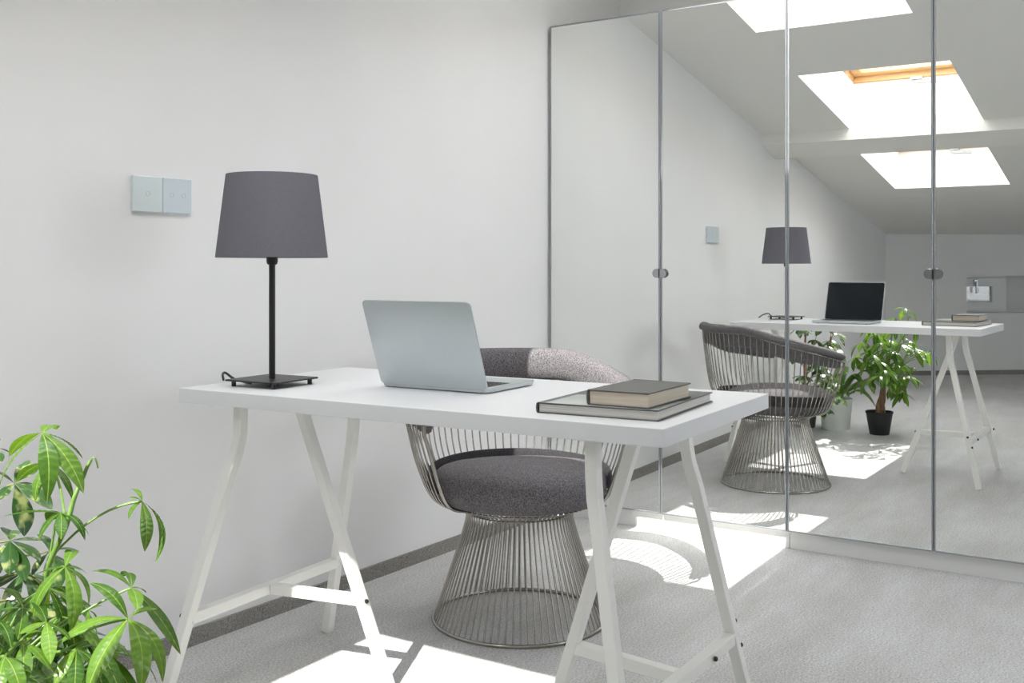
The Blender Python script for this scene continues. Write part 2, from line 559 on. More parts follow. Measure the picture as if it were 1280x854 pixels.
# ---- roof windows: pine frame, sash, pane and bar handle at the low end
for w, (x0, x1, y0, y1) in enumerate(SKYLIGHTS):
    zf = zA if w < 2 else zB
    sl = 0.164 if w < 2 else 0.166
    t = thing('window_%d' % (w + 1), ['roof window with pine frame nearest the mirrored wardrobe', 'roof window with pine frame and grey handle just before the beam',
              'roof window with grey handle beyond the ceiling beam'][w], 'window', (x0 - 0.12, (y0 + y1) / 2, zf(x0) + 0.29))
    del t['category']
    struct(t)
    ext = 0.03 if w == 1 else 0.0
    t.location.y += ext / 2
    t.rotation_euler = (0, -math.atan(sl), 0)
    LX, W2 = (x1 - x0 + 0.12) / math.cos(math.atan(sl)), (y1 - y0 + ext) / 2
    def ring(mb, a, zz0, zz1, o):
        """a rectangular frame: o = offset inwards of its outer side, a = bar width"""
        mb.box((o, -W2 + o, zz0), (o + a, W2 - o, zz1)); mb.box((LX - o - a, -W2 + o, zz0), (LX - o, W2 - o, zz1))
        mb.box((o + a, -W2 + o, zz0), (LX - o - a, -W2 + o + a, zz1)); mb.box((o + a, W2 - o - a, zz0), (LX - o - a, W2 - o, zz1))
    f = MB(); ring(f, 0.045, 0.0, 0.09, -0.012); f.obj('window_frame', M['pine'], t, bevel=0.003)
    s = MB(); ring(s, 0.06, 0.035, 0.085, 0.037); sash = s.obj('sash', M['pine'], t, bevel=0.003)
    MB().box((0.09, -W2 + 0.09, 0.06), (LX - 0.09, W2 - 0.09, 0.066)).obj('pane', M['pane'], sash)
    h = MB()
    h.box((0.012, -0.045, -0.012), (0.05, 0.02, 0.0)); h.tube([(0.02, -0.035, -0.012), (0.015, -0.035, -0.03), (0.015, 0.11, -0.034)], 0.008, 8)
    hd = h.obj('handle', M['handle_grey'], t, smooth=0.6)
    hd.rotation_euler = (0, 0, PI); hd.location = (0.045, -0.02, 0)
    cx, cyy = (x0 + x1) / 2, (y0 + y1) / 2
    portal('daylight_portal', (cx - 0.06, cyy, zf(cx) + 0.42), (0, -math.atan(sl), 0), x1 - x0 + 0.1, y1 - y0)

# ---- small white window in the far niche
t = thing('window_4', 'small white window with a handle in the wall niche', 'window', fw(0, 0, 0), math.atan2(EX.y, EX.x))
del t['category']
struct(t)
# local x runs along the wall, local -y... the wall's outward side is local y*s
sgn = 1 if (Matrix.Rotation(math.atan2(EX.y, EX.x), 3, 'Z') @ Vector((0, 1, 0))).dot(OUT) > 0 else -1
def wbox(mb, q0, q1, d0, d1, z0, z1): mb.box((q0, min(sgn * d0, sgn * d1), z0), (q1, max(sgn * d0, sgn * d1), z1))
f = MB()
A0, A1, B0, B1 = 0.80, 1.40, NZ0, NZ1
wbox(f, A0, A1, .34, .40, B0, B0 + .014); wbox(f, A0, A1, .34, .40, 0.915, B1); wbox(f, A0, 0.835, .34, .40, B0 + .014, 0.915); wbox(f, 1.33, A1, .34, .40, B0 + .014, 0.915)
f.obj('window_frame', M['plastic'], t, bevel=0.003)
s = MB()
wbox(s, .835, 1.33, .325, .385, .598, .678); wbox(s, .835, 1.33, .325, .385, .832, .915); wbox(s, .835, .905, .325, .385, .678, .832); wbox(s, 1.245, 1.33, .325, .385, .678, .832)
sash = s.obj('sash', M['plastic'], t, bevel=0.004)
g = MB(); wbox(g, .90, 1.25, .35, .356, .67, .84); g.obj('pane', M['pane_hazy'], sash)
h = MB(); wbox(h, 1.052, 1.092, .31, .326, .845, .90); wbox(h, 1.062, 1.082, .29, .31, .765, .88)
h.obj('handle', M['handle_grey'], t, bevel=0.004)
# two unseen windows added in the near wall to brighten the room
for w, (x0, x1, z0, z1) in enumerate(FILL_WINDOWS):
    t = thing('window_%d' % (5 + w), ['small low window in the wall beside the camera', 'wide window in the wall across from the desk'][w], 'window', ((x0 + x1) / 2, NY, z0))
    del t['category']
    struct(t)
    hw, hh = (x1 - x0) / 2, z1 - z0
    f = MB(); f.box((-hw, -.1, 0), (hw, -.04, .05)); f.box((-hw, -.1, hh - .05), (hw, -.04, hh))
    for x in (-hw, hw - .05): f.box((x, -.1, .05), (x + .05, -.04, hh - .05))
    f.obj('window_frame', M['plastic'], t)
    MB().box((-hw + .05, -.075, .05), (hw - .05, -.07, hh - .05)).obj('pane', M['pane'], t)

# ------------------------------------------------------------ mirrored wardrobes
DY = [-0.012, -0.505, -1.000, -1.496, -1.990]
ZB, ZT = 0.068, 2.000
def wardrobe(y_hi, y_lo, label):
    t = thing('wardrobe', label, 'wardrobe', (0.0, (y_hi + y_lo) / 2, 0), 0, 'mirrored wardrobes along the wall')
    c = t.location.y
    W = y_hi - y_lo
    b = MB(); h = W / 2
    b.box((0.022, -h, 0.062), (0.60, -h + .018, 2.005)); b.box((0.022, h - .018, 0.062), (0.60, h, 2.005))
    b.box((0.022, -h + .018, 1.987), (0.60, h - .018, 2.005)); b.box((0.022, -h + .018, 0.062), (0.60, h - .018, 0.08)); b.box((0.59, -h + .018, .08), (0.60, h - .018, 1.987))
    b.obj('carcass', M['white_box'], t)
    MB().box((0.03, -h + 0.001, 0.0), (0.05, h - 0.001, 0.061)).obj('plinth', M['white_box'], t)
    for s in (1, -1):
        ya, yb = (0.0015, h - 0.0015) if s > 0 else (-h + 0.0015, -0.0015)
        d = MB()
        e = 0.0055
        d.box((0.002, ya, ZB), (0.02, yb, ZT))
        door = d.obj('door', M['white_box'], t)
        MB().box((-0.0002, ya + e, ZB + e), (0.003, yb - e, ZT - e)).obj('mirror', M['mirror'], door)
        r = MB()
        r.box((-0.001, ya, ZB), (0.004, ya + e, ZT)); r.box((-0.001, yb - e, ZB), (0.004, yb, ZT))
        r.box((-0.001, ya + e, ZB), (0.004, yb - e, ZB + e)); r.box((-0.001, ya + e, ZT - e), (0.004, yb - e, ZT))
        r.obj('edge_trim', M['edge'], door, bevel=0.0008, segs=1)
        # half-round chrome pull at the meeting edge
        k = MB(); pts = [(0, -0.0182)] + [(0.011 + 0.0165 * math.sin(a), -0.0182 * math.cos(a)) for a in [PI * i / 12 for i in range(13)]] + [(0, 0.0182)]
        y_in = 0.003 * s
        k.prism(pts, lambda p: (-0.0012, y_in + s * p[0], 0.992 + p[1]), lambda p: (-0.013, y_in + s * p[0] * .93, 0.992 + p[1] * .93))
        k.obj('handle', M['chrome'], door, smooth=0.7)
    return t
wardrobe(DY[0], DY[2], 'mirror-door wardrobe in the corner, touching the plain white wall')
wardrobe(DY[2], DY[4], 'mirror-door wardrobe reflecting the skylights and the small window, second from the corner')

# ------------------------------------------------------------ light switch on the long wall
cxs = -1.888
t = thing('light_switch', 'pale glass double touch switch plate on the white wall above the lamp', 'light switch', (cxs, wy(cxs), 1.2015), -0.0245)
MB().box((-.088, -.006, -.044), (.088, 0.0, .044)).obj('back_plate', M['plastic'], t)
for x0, x1, mm, rings in ((-.091, -.0007, 'switch', (-.046,)), (.0007, .091, 'switch_b', (.028, .066))):
    p = MB().box((x0, -.011, -.0455), (x1, -.006, .0455)).obj('glass_panel', M[mm], t, bevel=.0012, segs=2)
    for rx in rings:
        MB().tube([(rx + .006 * math.cos(a), -.0111, .001 + .006 * math.sin(a)) for a in [2 * PI * i / 24 for i in range(24)]], .0005, 5, closed=True).obj('touch_ring', M['ring'], p)

# ------------------------------------------------------------ desk
RZ = 0.0309
O = Vector((-2.0281, -1.4414, 0))
RM = Matrix.Rotation(RZ, 3, 'Z')
DT = 0.7345
def dw(s, tt, z): return O + RM @ Vector((s, tt, z))
t = thing('desk', 'white desk with a plain slab top on two white trestles', 'desk', dw(.298, .601, 0), RZ)
dl = lambda s, tt, z: (s - .298, tt - .601, z)
MB().box(dl(0, 0, DT - .033), dl(.596, 1.202, DT)).obj('tabletop', M['white_top'], t, bevel=.0015, segs=2)
sq = [(-.0125, -.0125), (.0125, -.0125), (.0125, .0125), (-.0125, .0125)]
def trestle(fl):
    F = (lambda s, tt, z: dl(s, tt, z)) if not fl else (lambda s, tt, z: dl(s + .01, 1.25 - tt, z))
    b = MB()
    b.sweep([F(-.004, .076, .205), F(.522, .062, .205)], sq, (0, 0, 1))
    b.sweep([F(.262, .081, .205), F(.303, .325, .205)], sq, (0, 0, 1))
    tr = b.obj('trestle', M['white_steel'], t, bevel=.002)
    for path in ([(-.045, .030, 0), (.05, .148, .535), (.060, .161, .585), (.066, .167, .63), (.067, .168, .7)],
                 [(.545, .014, 0), (.505, .134, .535), (.497, .147, .585), (.492, .153, .63), (.490, .154, .7)],
                 [(.318, .406, 0), (.262, .160, .7)]):
        lg = MB().sweep([F(*p) for p in path], sq, (1, 0, 0))
        lg.obj('leg', M['white_steel'], tr, bevel=.0025)
    plate = MB().prism([(.03, .13), (.53, .12), (.53, .175), (.03, .19)], lambda p: F(p[0], p[1], .6955), lambda p: F(p[0], p[1], .7012))
    plate.obj('top_plate', M['white_steel'], tr)
    for (s, tt, z, ds, dt) in ((.545, .062, .235, .011, .0), (.535, .045, .188, .011, 0), (.39, .053, .205, 0, -.011), (.302, .343, .205, 0, .013), (.0, .052, .205, 0, -.011), (.272, .070, .205, 0, -.011)):
        a = Vector(F(s, tt, z)); d = (Vector(F(s + ds, tt + dt, z)) - a)
        dn = d.normalized()
        a0 = a + dn * .003
        MB().tube([a0, a0 + d * .4, a0 + d * .6], .0052, 10, radii=[1, 1, .6]).obj('bolt', M['black'], tr, smooth=.6)
trestle(False); trestle(True)

# ------------------------------------------------------------ table lamp
lx, ly = -1.906, -.378
t = thing('table_lamp', 'table lamp with grey drum shade on a thin black stem', 'lamp', (lx, ly, DT), .05)
MB().box((-.0765, -.0765, .0125), (.0765, .0765, .0165)).obj('base', M['black'], t, bevel=.001, segs=1)
for a in (-1, 1):
    for b in (-1, 1):
        MB().lathe([(0, 0), (.0055, 0), (.0055, .0125), (0, .0125)], 12, (a * .062, b * .062, 0)).obj('foot', M['black'], t, smooth=.8)
MB().lathe([(.0075, .0165), (.0075, .284), (.012, .287), (.0135, .293), (.0135, .318), (.010, .322), (.010, .36), (0, .36)], 20).obj('pole', M['black'], t, smooth=.7)
sh = MB().lathe([(.1305, .302), (.1065, .497), (.1055, .497), (.1295, .302), (.1305, .302)], 64)
shade = sh.obj('lamp_shade', M['shade'], t, smooth=1.0)
r = MB()
for a in (0, 2 * PI / 3, 4 * PI / 3): r.tube([(.008 * math.cos(a), .008 * math.sin(a), .345), (.123 * math.cos(a), .123 * math.sin(a), .345)], .0018, 6)
r.obj('shade_ring', M['black'], shade)
cd = catmull([(-.05, .02, .008), (-.03, .09, .012), (-.035, .115, .026), (-.02, .14, .020), (.0, .158, .004)], 6)
MB().tube(cd, .003, 8).obj('cord', M['black'], t, smooth=1.0)

# ------------------------------------------------------------ laptop
ctr = Vector((-1.683, -.7615, DT))
t = thing('laptop', 'open silver laptop on the desk, dark screen towards the mirrors', 'laptop', ctr, .027)
def rrect(hx, hy, r, n=6):
    pts = []
    for cxx, cyy, a0 in ((hx - r, hy - r, 0), (-hx + r, hy - r, PI / 2), (-hx + r, -hy + r, PI), (hx - r, -hy + r, 1.5 * PI)):
        pts += [(cxx + r * math.cos(a0 + PI / 2 * i / n), cyy + r * math.sin(a0 + PI / 2 * i / n)) for i in range(n + 1)]
    return pts
HX, HY = .106, .1475
b = MB().prism(rrect(HX, HY, .011), lambda p: (p[0] * .97, p[1] * .98, .002), lambda p: (p[0], p[1], .013))
base = b.obj('base', M['alu'], t, bevel=.0012)
kb = MB()
for r_ in range(5):
    for c_ in range(14):
        kb.box((-.078 + r_ * .0185, -.132 + c_ * .0189, .0129), (-.063 + r_ * .0185, -.1165 + c_ * .0189, .0139))
k_ = kb.obj('keyboard', M['keys'], base); k_['kind'] = 'stuff'
MB().prism(rrect(.036, .055, .005), lambda p: (p[0] + .060, p[1], .0128), lambda p: (p[0] + .060, p[1], .0134)).obj('trackpad', M['alu'], base)
for a in (-1, 1):
    for c in (-1, 1): MB().lathe([(0, 0), (.006, 0), (.006, .0025), (0, .0025)], 10, (a * .085, c * .12, 0)).obj('rubber_foot', M['black'], base)
tilt = math.radians(20.5)
lid = MB().prism(rrect(.1045, HY, .011), lambda p: (-.0045, p[1], p[0] + .1045), lambda p: (0.0, p[1], p[0] + .1045)).obj('lid', M['alu'], t, bevel=.0012)
lid.location = (-.101, 0, .0095); lid.rotation_euler = (0, -tilt, 0)
MB().prism(rrect(.1005, HY - .004, .008), lambda p: (0.0002, p[1], p[0] + .1050), lambda p: (0.0011, p[1], p[0] + .1050)).obj('screen', M['screen'], lid)
MB().tube([(-.1005, -.11, .0095), (-.1005, .11, .0095)], .0045, 10).obj('hinge', M['keys'], t)

# ------------------------------------------------------------ books
def book(name, label, c, rz, lx_, ly_, h, cm, pm, z, print_glare=False):
    """spine on the local +y side"""
    t = thing(name, label, 'book', (c[0], c[1], z), rz, 'books on the desk corner')
    b = MB(); th = .0026
    b.box((-lx_ / 2, -ly_ / 2, 0), (lx_ / 2, ly_ / 2 - .004, th)); b.box((-lx_ / 2, -ly_ / 2, h - th), (lx_ / 2, ly_ / 2 - .004, h))
    sp = [(ly_ / 2 - .004, 0), (ly_ / 2 - .001, .1 * h), (ly_ / 2, .5 * h), (ly_ / 2 - .001, .9 * h), (ly_ / 2 - .004, h), (ly_ / 2 - .0066, h), (ly_ / 2 - .0045, .5 * h), (ly_ / 2 - .0066, 0)]
    b.prism(sp, lambda p: (-lx_ / 2, p[0], p[1]), lambda p: (lx_ / 2, p[0], p[1]))
    cv = b.obj('cover', cm, t, bevel=.0006, segs=1)
    MB().box((-lx_ / 2 + .0035, -ly_ / 2 + .004, th), (lx_ / 2 - .0035, ly_ / 2 - .006, h - th)).obj('pages', pm, t)
    if print_glare:
        MB().box((-lx_ / 2 + .001, -ly_ / 2 + .001, h), (lx_ / 2 - .17, ly_ / 2 - .02, h + .0003)).obj('cover_photo', M['cover_print'], cv)  # pale cover picture, with reflected glare painted into the same patch
    return t
book('book', 'large flat dark grey book lying under the smaller one', (-1.805, -1.262), .075, .318, .248, .0205, M['cover'], M['pages'], DT, True)
book('book', 'small thick charcoal book with yellowed pages, on top of the large one', (-1.852, -1.312), .03, .205, .128, .029, M['cover2'], M['pages_tan'], DT + .0208)

# leaf hubs and leaflet tips, in metres in the room
PACHIRA_LEAVES = [
    ((-2.781,-0.813,0.774), [(-2.778,-0.726,0.731), (-2.821,-0.770,0.696), (-2.808,-0.865,0.685), (-2.762,-0.881,0.692), (-2.719,-0.818,0.728), (-2.722,-0.758,0.767)]),
    ((-2.732,-0.760,0.717), [(-2.715,-0.788,0.662), (-2.686,-0.740,0.691), (-2.737,-0.678,0.681), (-2.757,-0.759,0.664)]),
    ((-2.755,-0.818,0.655), [(-2.812,-0.765,0.654), (-2.790,-0.818,0.622), (-2.779,-0.854,0.627), (-2.720,-0.835,0.616), (-2.742,-0.856,0.617), (-2.730,-0.745,0.628)]),
    ((-2.671,-0.892,0.665), [(-2.668,-0.860,0.678), (-2.695,-0.891,0.675), (-2.695,-0.891,0.642), (-2.676,-0.904,0.593), (-2.648,-0.892,0.568)]),
    ((-2.764,-0.841,0.582), [(-2.800,-0.821,0.515), (-2.784,-0.883,0.501), (-2.746,-0.869,0.523), (-2.783,-0.792,0.565), (-2.728,-0.840,0.563), (-2.720,-0.798,0.585)]),
    ((-2.734,-0.942,0.517), [(-2.751,-0.879,0.562), (-2.808,-0.883,0.486), (-2.803,-0.946,0.436), (-2.764,-1.007,0.436), (-2.721,-1.000,0.435), (-2.712,-0.978,0.531)]),
    ((-2.680,-0.878,0.536), [(-2.712,-0.828,0.561), (-2.648,-0.872,0.519), (-2.640,-0.940,0.437), (-2.714,-0.937,0.521), (-2.651,-0.813,0.534)]),
    ((-2.773,-0.752,0.510), [(-2.813,-0.745,0.511), (-2.776,-0.691,0.529), (-2.806,-0.793,0.481), (-2.724,-0.736,0.516), (-2.753,-0.784,0.480)]),
    ((-2.727,-0.843,0.510), [(-2.733,-0.833,0.527), (-2.720,-0.854,0.492), (-2.735,-0.849,0.489), (-2.703,-0.842,0.510)]),
    ((-2.808,-0.864,0.519), [(-2.847,-0.860,0.513), (-2.802,-0.910,0.502), (-2.835,-0.915,0.480), (-2.795,-0.810,0.535)]),
    ((-2.843,-0.866,0.501), [(-2.836,-0.913,0.473), (-2.865,-0.850,0.496), (-2.878,-0.922,0.462), (-2.879,-0.847,0.472), (-2.800,-0.840,0.499)]),
    ((-2.891,-0.901,0.504), [(-2.902,-0.959,0.462), (-2.925,-0.942,0.464), (-2.912,-0.869,0.475), (-2.860,-0.912,0.475)]),
    ((-2.786,-0.899,0.481), [(-2.827,-0.909,0.444), (-2.818,-0.941,0.435), (-2.783,-0.940,0.447), (-2.747,-0.903,0.464)]),
    ((-2.866,-0.829,0.533), [(-2.875,-0.889,0.507), (-2.900,-0.868,0.502), (-2.847,-0.859,0.549), (-2.884,-0.802,0.516)]),
    ((-2.727,-0.861,0.429), [(-2.761,-0.844,0.385), (-2.737,-0.901,0.378), (-2.707,-0.892,0.412)]),
]
PACHIRA_HUBS = [(-2.930,-0.616,0.606), (-2.980,-0.551,0.491), (-2.970,-0.659,0.507), (-2.900,-0.532,0.555), (-2.900,-0.722,0.659), (-2.950,-0.729,0.443), (-2.820,-0.795,0.360), (-3.020,-0.628,0.383), (-2.860,-0.618,0.673), (-3.030,-0.664,0.567), (-2.900,-0.768,0.265), (-2.980,-0.473,0.453), (-2.840,-0.651,0.563), (-3.020,-0.560,0.614), (-2.840,-0.717,0.508), (-2.920,-0.755,0.553), (-2.800,-0.651,0.484), (-3.050,-0.640,0.416), (-2.850,-0.820,0.368), (-2.950,-0.720,0.305), (-2.900,-0.561,0.438), (-2.732,-0.669,0.447), (-2.670,-0.690,0.458), (-2.725,-0.716,0.423), (-2.646,-0.727,0.420), (-2.811,-0.767,0.431), (-2.700,-0.755,0.386), (-2.607,-0.714,0.386), (-2.690,-0.623,0.349), (-2.669,-0.656,0.497)]
PACHIRA_STEM = [(-2.738,-0.733,0.497), (-2.752,-0.786,0.575), (-2.750,-0.824,0.637), (-2.744,-0.834,0.677), (-2.732,-0.835,0.701), (-2.728,-0.840,0.718), (-2.725,-0.846,0.730)]
UMBRELLA_LEAVES = [
    ((-2.599,-0.450,0.629), [(-2.613,-0.502,0.546), (-2.575,-0.524,0.588), (-2.556,-0.461,0.616), (-2.555,-0.425,0.662), (-2.542,-0.428,0.647), (-2.639,-0.462,0.608), (-2.617,-0.421,0.653)]),
    ((-2.603,-0.443,0.528), [(-2.564,-0.412,0.533), (-2.579,-0.388,0.539), (-2.586,-0.507,0.497), (-2.612,-0.504,0.468), (-2.633,-0.489,0.482), (-2.634,-0.450,0.494), (-2.557,-0.478,0.523)]),
    ((-2.622,-0.414,0.690), [(-2.628,-0.461,0.674), (-2.586,-0.414,0.679), (-2.651,-0.443,0.658), (-2.588,-0.375,0.702)]),
    ((-2.547,-0.475,0.500), [(-2.534,-0.533,0.456), (-2.565,-0.521,0.438), (-2.534,-0.421,0.522), (-2.505,-0.503,0.495), (-2.582,-0.476,0.466)]),
]
UMBRELLA_HUBS = [(-2.900,-0.144,0.632), (-3.000,-0.175,0.659), (-2.750,-0.339,0.655), (-3.000,-0.060,0.547), (-3.050,-0.201,0.549), (-2.800,-0.374,0.570), (-2.850,-0.180,0.333), (-2.750,-0.280,0.174), (-2.700,-0.354,0.160), (-2.950,-0.107,0.448), (-2.531,-0.371,0.444), (-2.505,-0.411,0.389), (-2.577,-0.391,0.407), (-2.460,-0.426,0.321), (-2.548,-0.436,0.335), (-2.464,-0.474,0.264), (-2.563,-0.321,0.481), (-2.525,-0.473,0.262)]

# ------------------------------------------------------------ wire armchair
BACK = math.radians(40)
t = thing('wire_armchair', 'round wire armchair with charcoal seat and back pads behind the desk', 'chair', (-1.125, -.578, 0), BACK)
ARM = math.radians(122)
def ztop(d):
    d = abs(math.degrees(d))
    K = [(0, .755), (33, .755), (45, .742), (57, .722), (80, .685), (115, .635), (125, .622)]
    for (a, za), (b, zb_) in zip(K, K[1:]):
        if d <= b:
            return za + (zb_ - za) * (d - a) / (b - a)
    return K[-1][1]
def rod_path(d, long):
    P = [(.2488, .006), (.236, .04), (.207, .125), (.178, .21), (.160, .268), (.1535, .300), (.160, .318), (.190, .334)]
    if long:
        zt = ztop(d) - .037
        P += [(.235, .345), (.262, .368), (.284, .415), (.306, .48), (.324, .48 + (zt - .48) * .5), (.334, zt - .03), (.336, zt)]
    else:
        P += [(.215, .3415)]
    return catmull([(r * math.cos(d), r * math.sin(d), z) for r, z in P], 3)
NR = 76
for i in range(NR):
    d = -PI + 2 * PI * (i + .5) / NR
    MB().tube(rod_path(d, abs(d) < ARM), .0024, 6).obj('wire', M['wire'], t, smooth=1.2)
circ = lambda r, z, n=72: [(r * math.cos(2 * PI * k / n), r * math.sin(2 * PI * k / n), z) for k in range(n)]
MB().tube(circ(.2495, .0055), .0055, 8, closed=True).obj('base_ring', M['wire'], t, smooth=1.2)
MB().tube(circ(.1505, .312), .0022, 8, closed=True).obj('waist_ring', M['wire'], t, smooth=1.2)
MB().tube(circ(.185, .331), .0025, 8, closed=True).obj('seat_ring', M['wire'], t, smooth=1.2)
# stout end rods closing each arm, and the rail under the pad
for s in (-1, 1):
    d = s * (ARM + .012)
    MB().tube(rod_path(d, True)[20:], .0042, 8).obj('arm_end_rod', M['wire'], t, smooth=1.2)
rail = [(.331 * math.cos(d), .331 * math.sin(d), ztop(d) - .038) for d in [-ARM + 2 * ARM * k / 60 for k in range(61)]]
MB().tube(rail, .004, 8).obj('top_rail', M['wire'], t, smooth=1.2)
# padded back and arms
prof = [(-.018, -.098), (-.030, -.091), (-.036, -.066), (-.037, -.035), (-.031, -.012), (-.016, -.001), (.002, .001), (.016, -.006), (.021, -.019), (.018, -.031), (.008, -.036), (-.003, -.040), (-.006, -.064), (-.010, -.090)]
k = len(prof)
m = MB(); vs = []; fs = []
NP = 72
pc = (sum(p[0] for p in prof) / k, -.040)
for i in range(NP + 1):
    u = -1 + 2 * i / NP
    d = u * (ARM + .03)
    e = (abs(u) * (ARM + .03) - (ARM + .03 - .11)) / .11
    sc = math.sqrt(max(0.0, 1 - max(0, e) ** 2)) * .96 + .04
    hgt = 1 - .30 * max(0, abs(u) - .6) / .4
    for a, b in prof:
        a2 = pc[0] + (a - pc[0]) * sc; b2 = (pc[1] + (b - pc[1]) * sc) * hgt
        r = .332 + a2
        vs.append((r * math.cos(d), r * math.sin(d), ztop(d) + b2))
for i in range(NP):
    for q in range(k):
        w = (q + 1) % k
        fs.append((i * k + q, i * k + w, (i + 1) * k + w, (i + 1) * k + q))
fs += [tuple(range(k)), tuple(NP * k + q for q in range(k))]
m.add(vs, fs).obj('back_pad', M['fabric'], t, smooth=1.0)
# seat: a dark rim standing round the back, and the thick round cushion
rim = MB(); k2 = 10; vs = []; fs = []
for i in range(61):
    d = math.radians(-112 + 224 * i / 60)
    zz = .012 * math.cos(d) - .004
    for q in range(k2):
        a = 2 * PI * q / k2
        r = .2605 + .0065 * math.cos(a)
        vs.append((r * math.cos(d), r * math.sin(d), .415 + zz + .024 * math.sin(a)))
for i in range(60):
    for q in range(k2):
        w = (q + 1) % k2
        fs.append((i * k2 + q, i * k2 + w, (i + 1) * k2 + w, (i + 1) * k2 + q))
fs += [tuple(range(k2)), tuple(60 * k2 + q for q in range(k2))]
rim.add(vs, fs).obj('seat_rim', M['fabric_dark'], t, smooth=1.0)
cp = [(0, .344), (.17, .343), (.212, .345), (.236, .353), (.249, .370), (.2525, .393), (.249, .415), (.238, .432), (.222, .443), (.195, .451), (.15, .457), (.08, .461), (0, .462)]
cush = MB().lathe(cp, 72)
cush.v = [((x - .010 * max(0, -x / .25)), y, z - .024 * max(0, x / .25) * (1 if z > .40 else 0)) for x, y, z in cush.v]
cush.obj('seat_cushion', M['fabric'], t, smooth=1.0)


# ------------------------------------------------------------ plants
def leaflet_mesh(name, material, aspect, sag, veins=9, shape=0.9, fold=.16, nx=30, ny=8, amp=.026, tip=1.0):
    """one leaflet from (0,0,0) to (1,0,0): pointed ends, folded along the midrib, pleated by its side veins"""
    vs, fs = [], []
    for i in range(nx + 1):
        u = i / nx
        w = aspect * .5 * (math.sin(PI * u ** shape) ** .85 if 0 < u < 1 else 0.0) + (.004 if i in (0, nx) else 0)
        zc = sag * 4 * u * (1 - u)
        for j in range(ny + 1):
            v = -1 + 2 * j / ny
            y = v * w
            z = zc + fold * abs(y) - fold * .8 * w * v * v * 1.2
            z += amp * math.sin(2 * PI * (u * veins - abs(v) * .9)) * abs(v) * (1 - v * v) * 1.7 * (w / (aspect * .5 + 1e-6))
            vs.append((u, y, z))
    for i in range(nx):
        for j in range(ny):
            a = i * (ny + 1) + j
            fs.append((a, a + ny + 1, a + ny + 2, a + 1))
    me = bpy.data.meshes.new(name)
    me.from_pydata(vs, [], fs)
    for p in me.polygons: p.use_smooth = True
    me.materials.append(material)
    return me

LEAF = [leaflet_mesh('leaflet', M['leaf'], a, s, 10, 1.05) for a, s in ((.29, .10), (.27, .16), (.31, .06), (.28, .20))]
ULEAF = [leaflet_mesh('leaflet', M['leaf_u'], a, s, 5, 1.35, .1, amp=.003) for a, s in ((.42, .06), (.38, .12), (.46, .09))]

def compound_leaf(root, attach, hub, tips, meshes, stalk_mat, axis, wid=1.0):
    """petiole mesh from its stem to the hub, leaflets as its children"""
    R = root.location
    hub = Vector(hub)
    attach = Vector(attach)
    mid = (attach + hub) / 2 + Vector((0, 0, .035))
    path = [p - hub for p in bez(attach, mid, hub, 8)]
    lf = MB().tube(path, .0019, 6).obj('leaf', stalk_mat, root, smooth=1.0, loc=hub - R)
    for tp in tips:
        X = Vector(tp) - hub
        Ln = X.length
        X.normalize()
        out = Vector((hub.x - axis[0], hub.y - axis[1], 0))
        out = out.normalized() if out.length > 1e-4 else Vector((1, 0, 0))
        h = Vector((X.x, X.y, 0)) * .6 + Vector((0, 0, 1)) + out * .25 + Vector((random.uniform(-.25, .25), random.uniform(-.25, .25), 0))
        Y = h.cross(X).normalized()
        Z = X.cross(Y).normalized()
        o = bpy.data.objects.new('leaflet', random.choice(meshes))
        COL.objects.link(o)
        o.parent = lf
        s = random.uniform(.92, 1.12) * wid
        o.matrix_local = Matrix(((X.x * Ln, Y.x * Ln * s, Z.x * Ln, 0), (X.y * Ln, Y.y * Ln * s, Z.y * Ln, 0), (X.z * Ln, Y.z * Ln * s, Z.z * Ln, 0), (0, 0, 0, 1)))
    return lf

def umbrella_tips(hub, n, ln, droop, a0=None):
    a0 = random.uniform(0, 2 * PI) if a0 is None else a0
    out = []
    for k in range(n):
        a = a0 + 2 * PI * k / n + random.uniform(-.2, .2)
        l = ln * random.uniform(.78, 1.15); dr = droop + random.uniform(-.25, .25)
        out.append((hub[0] + l * math.cos(a) * math.cos(dr), hub[1] + l * math.sin(a) * math.cos(dr), hub[2] - l * math.sin(dr)))
    return out

def pot(root, r0, r1, h, material, rim=.004, wall=.005):
    p = MB().lathe([(0, 0), (r0, 0), (r0 + .002, .004), (r1, h - .012), (r1 + rim, h - .010), (r1 + rim, h), (r1 - wall + rim, h), (r1 - wall, h - .02), (0, h - .02)], 40)
    p.obj('pot', material, root, smooth=.6)
    s = MB().lathe([(0, h - .014), (r1 * .5, h - .012), (r1 - wall - .001, h - .016)], 28)
    s.obj('soil', M['soil'], root, smooth=1.0)

# --- money tree
PX = (-2.885, -.637)
t = thing('potted_money_tree', 'money tree with bright green fingered leaves and brown trunk in a dark pot', 'plant', (PX[0], PX[1], 0))
pot(t, .056, .078, .140, M['pot_dark'])
L0 = Vector((PX[0], PX[1], 0))
tr = MB()
for k in range(3):
    pts = []
    for i in range(13):
        u = i / 12
        a = 2 * PI * (k / 3) + u * 4.2
        rr = .017 * (1 - u * .72)
        pts.append((rr * math.cos(a) + u * .0, rr * math.sin(a) - .03 * u, .118 + u * .2))
    tr.tube(pts, .016, 8, radii=[1.15 - .62 * (i / 12) for i in range(13)])
tr.obj('trunk', M['bark'], t, smooth=1.0)
forks = [Vector((0, -.03, .30)), Vector((.02, -.05, .40)), Vector((.04, -.07, .455))]
st = MB()
main = [L0 + f for f in forks] + [Vector(p) for p in PACHIRA_STEM]
mp_ = catmull(main, 5)
st.tube([p - L0 for p in mp_], .0045, 8, radii=[1.25 - .75 * i / (len(mp_) - 1) for i in range(len(mp_))])
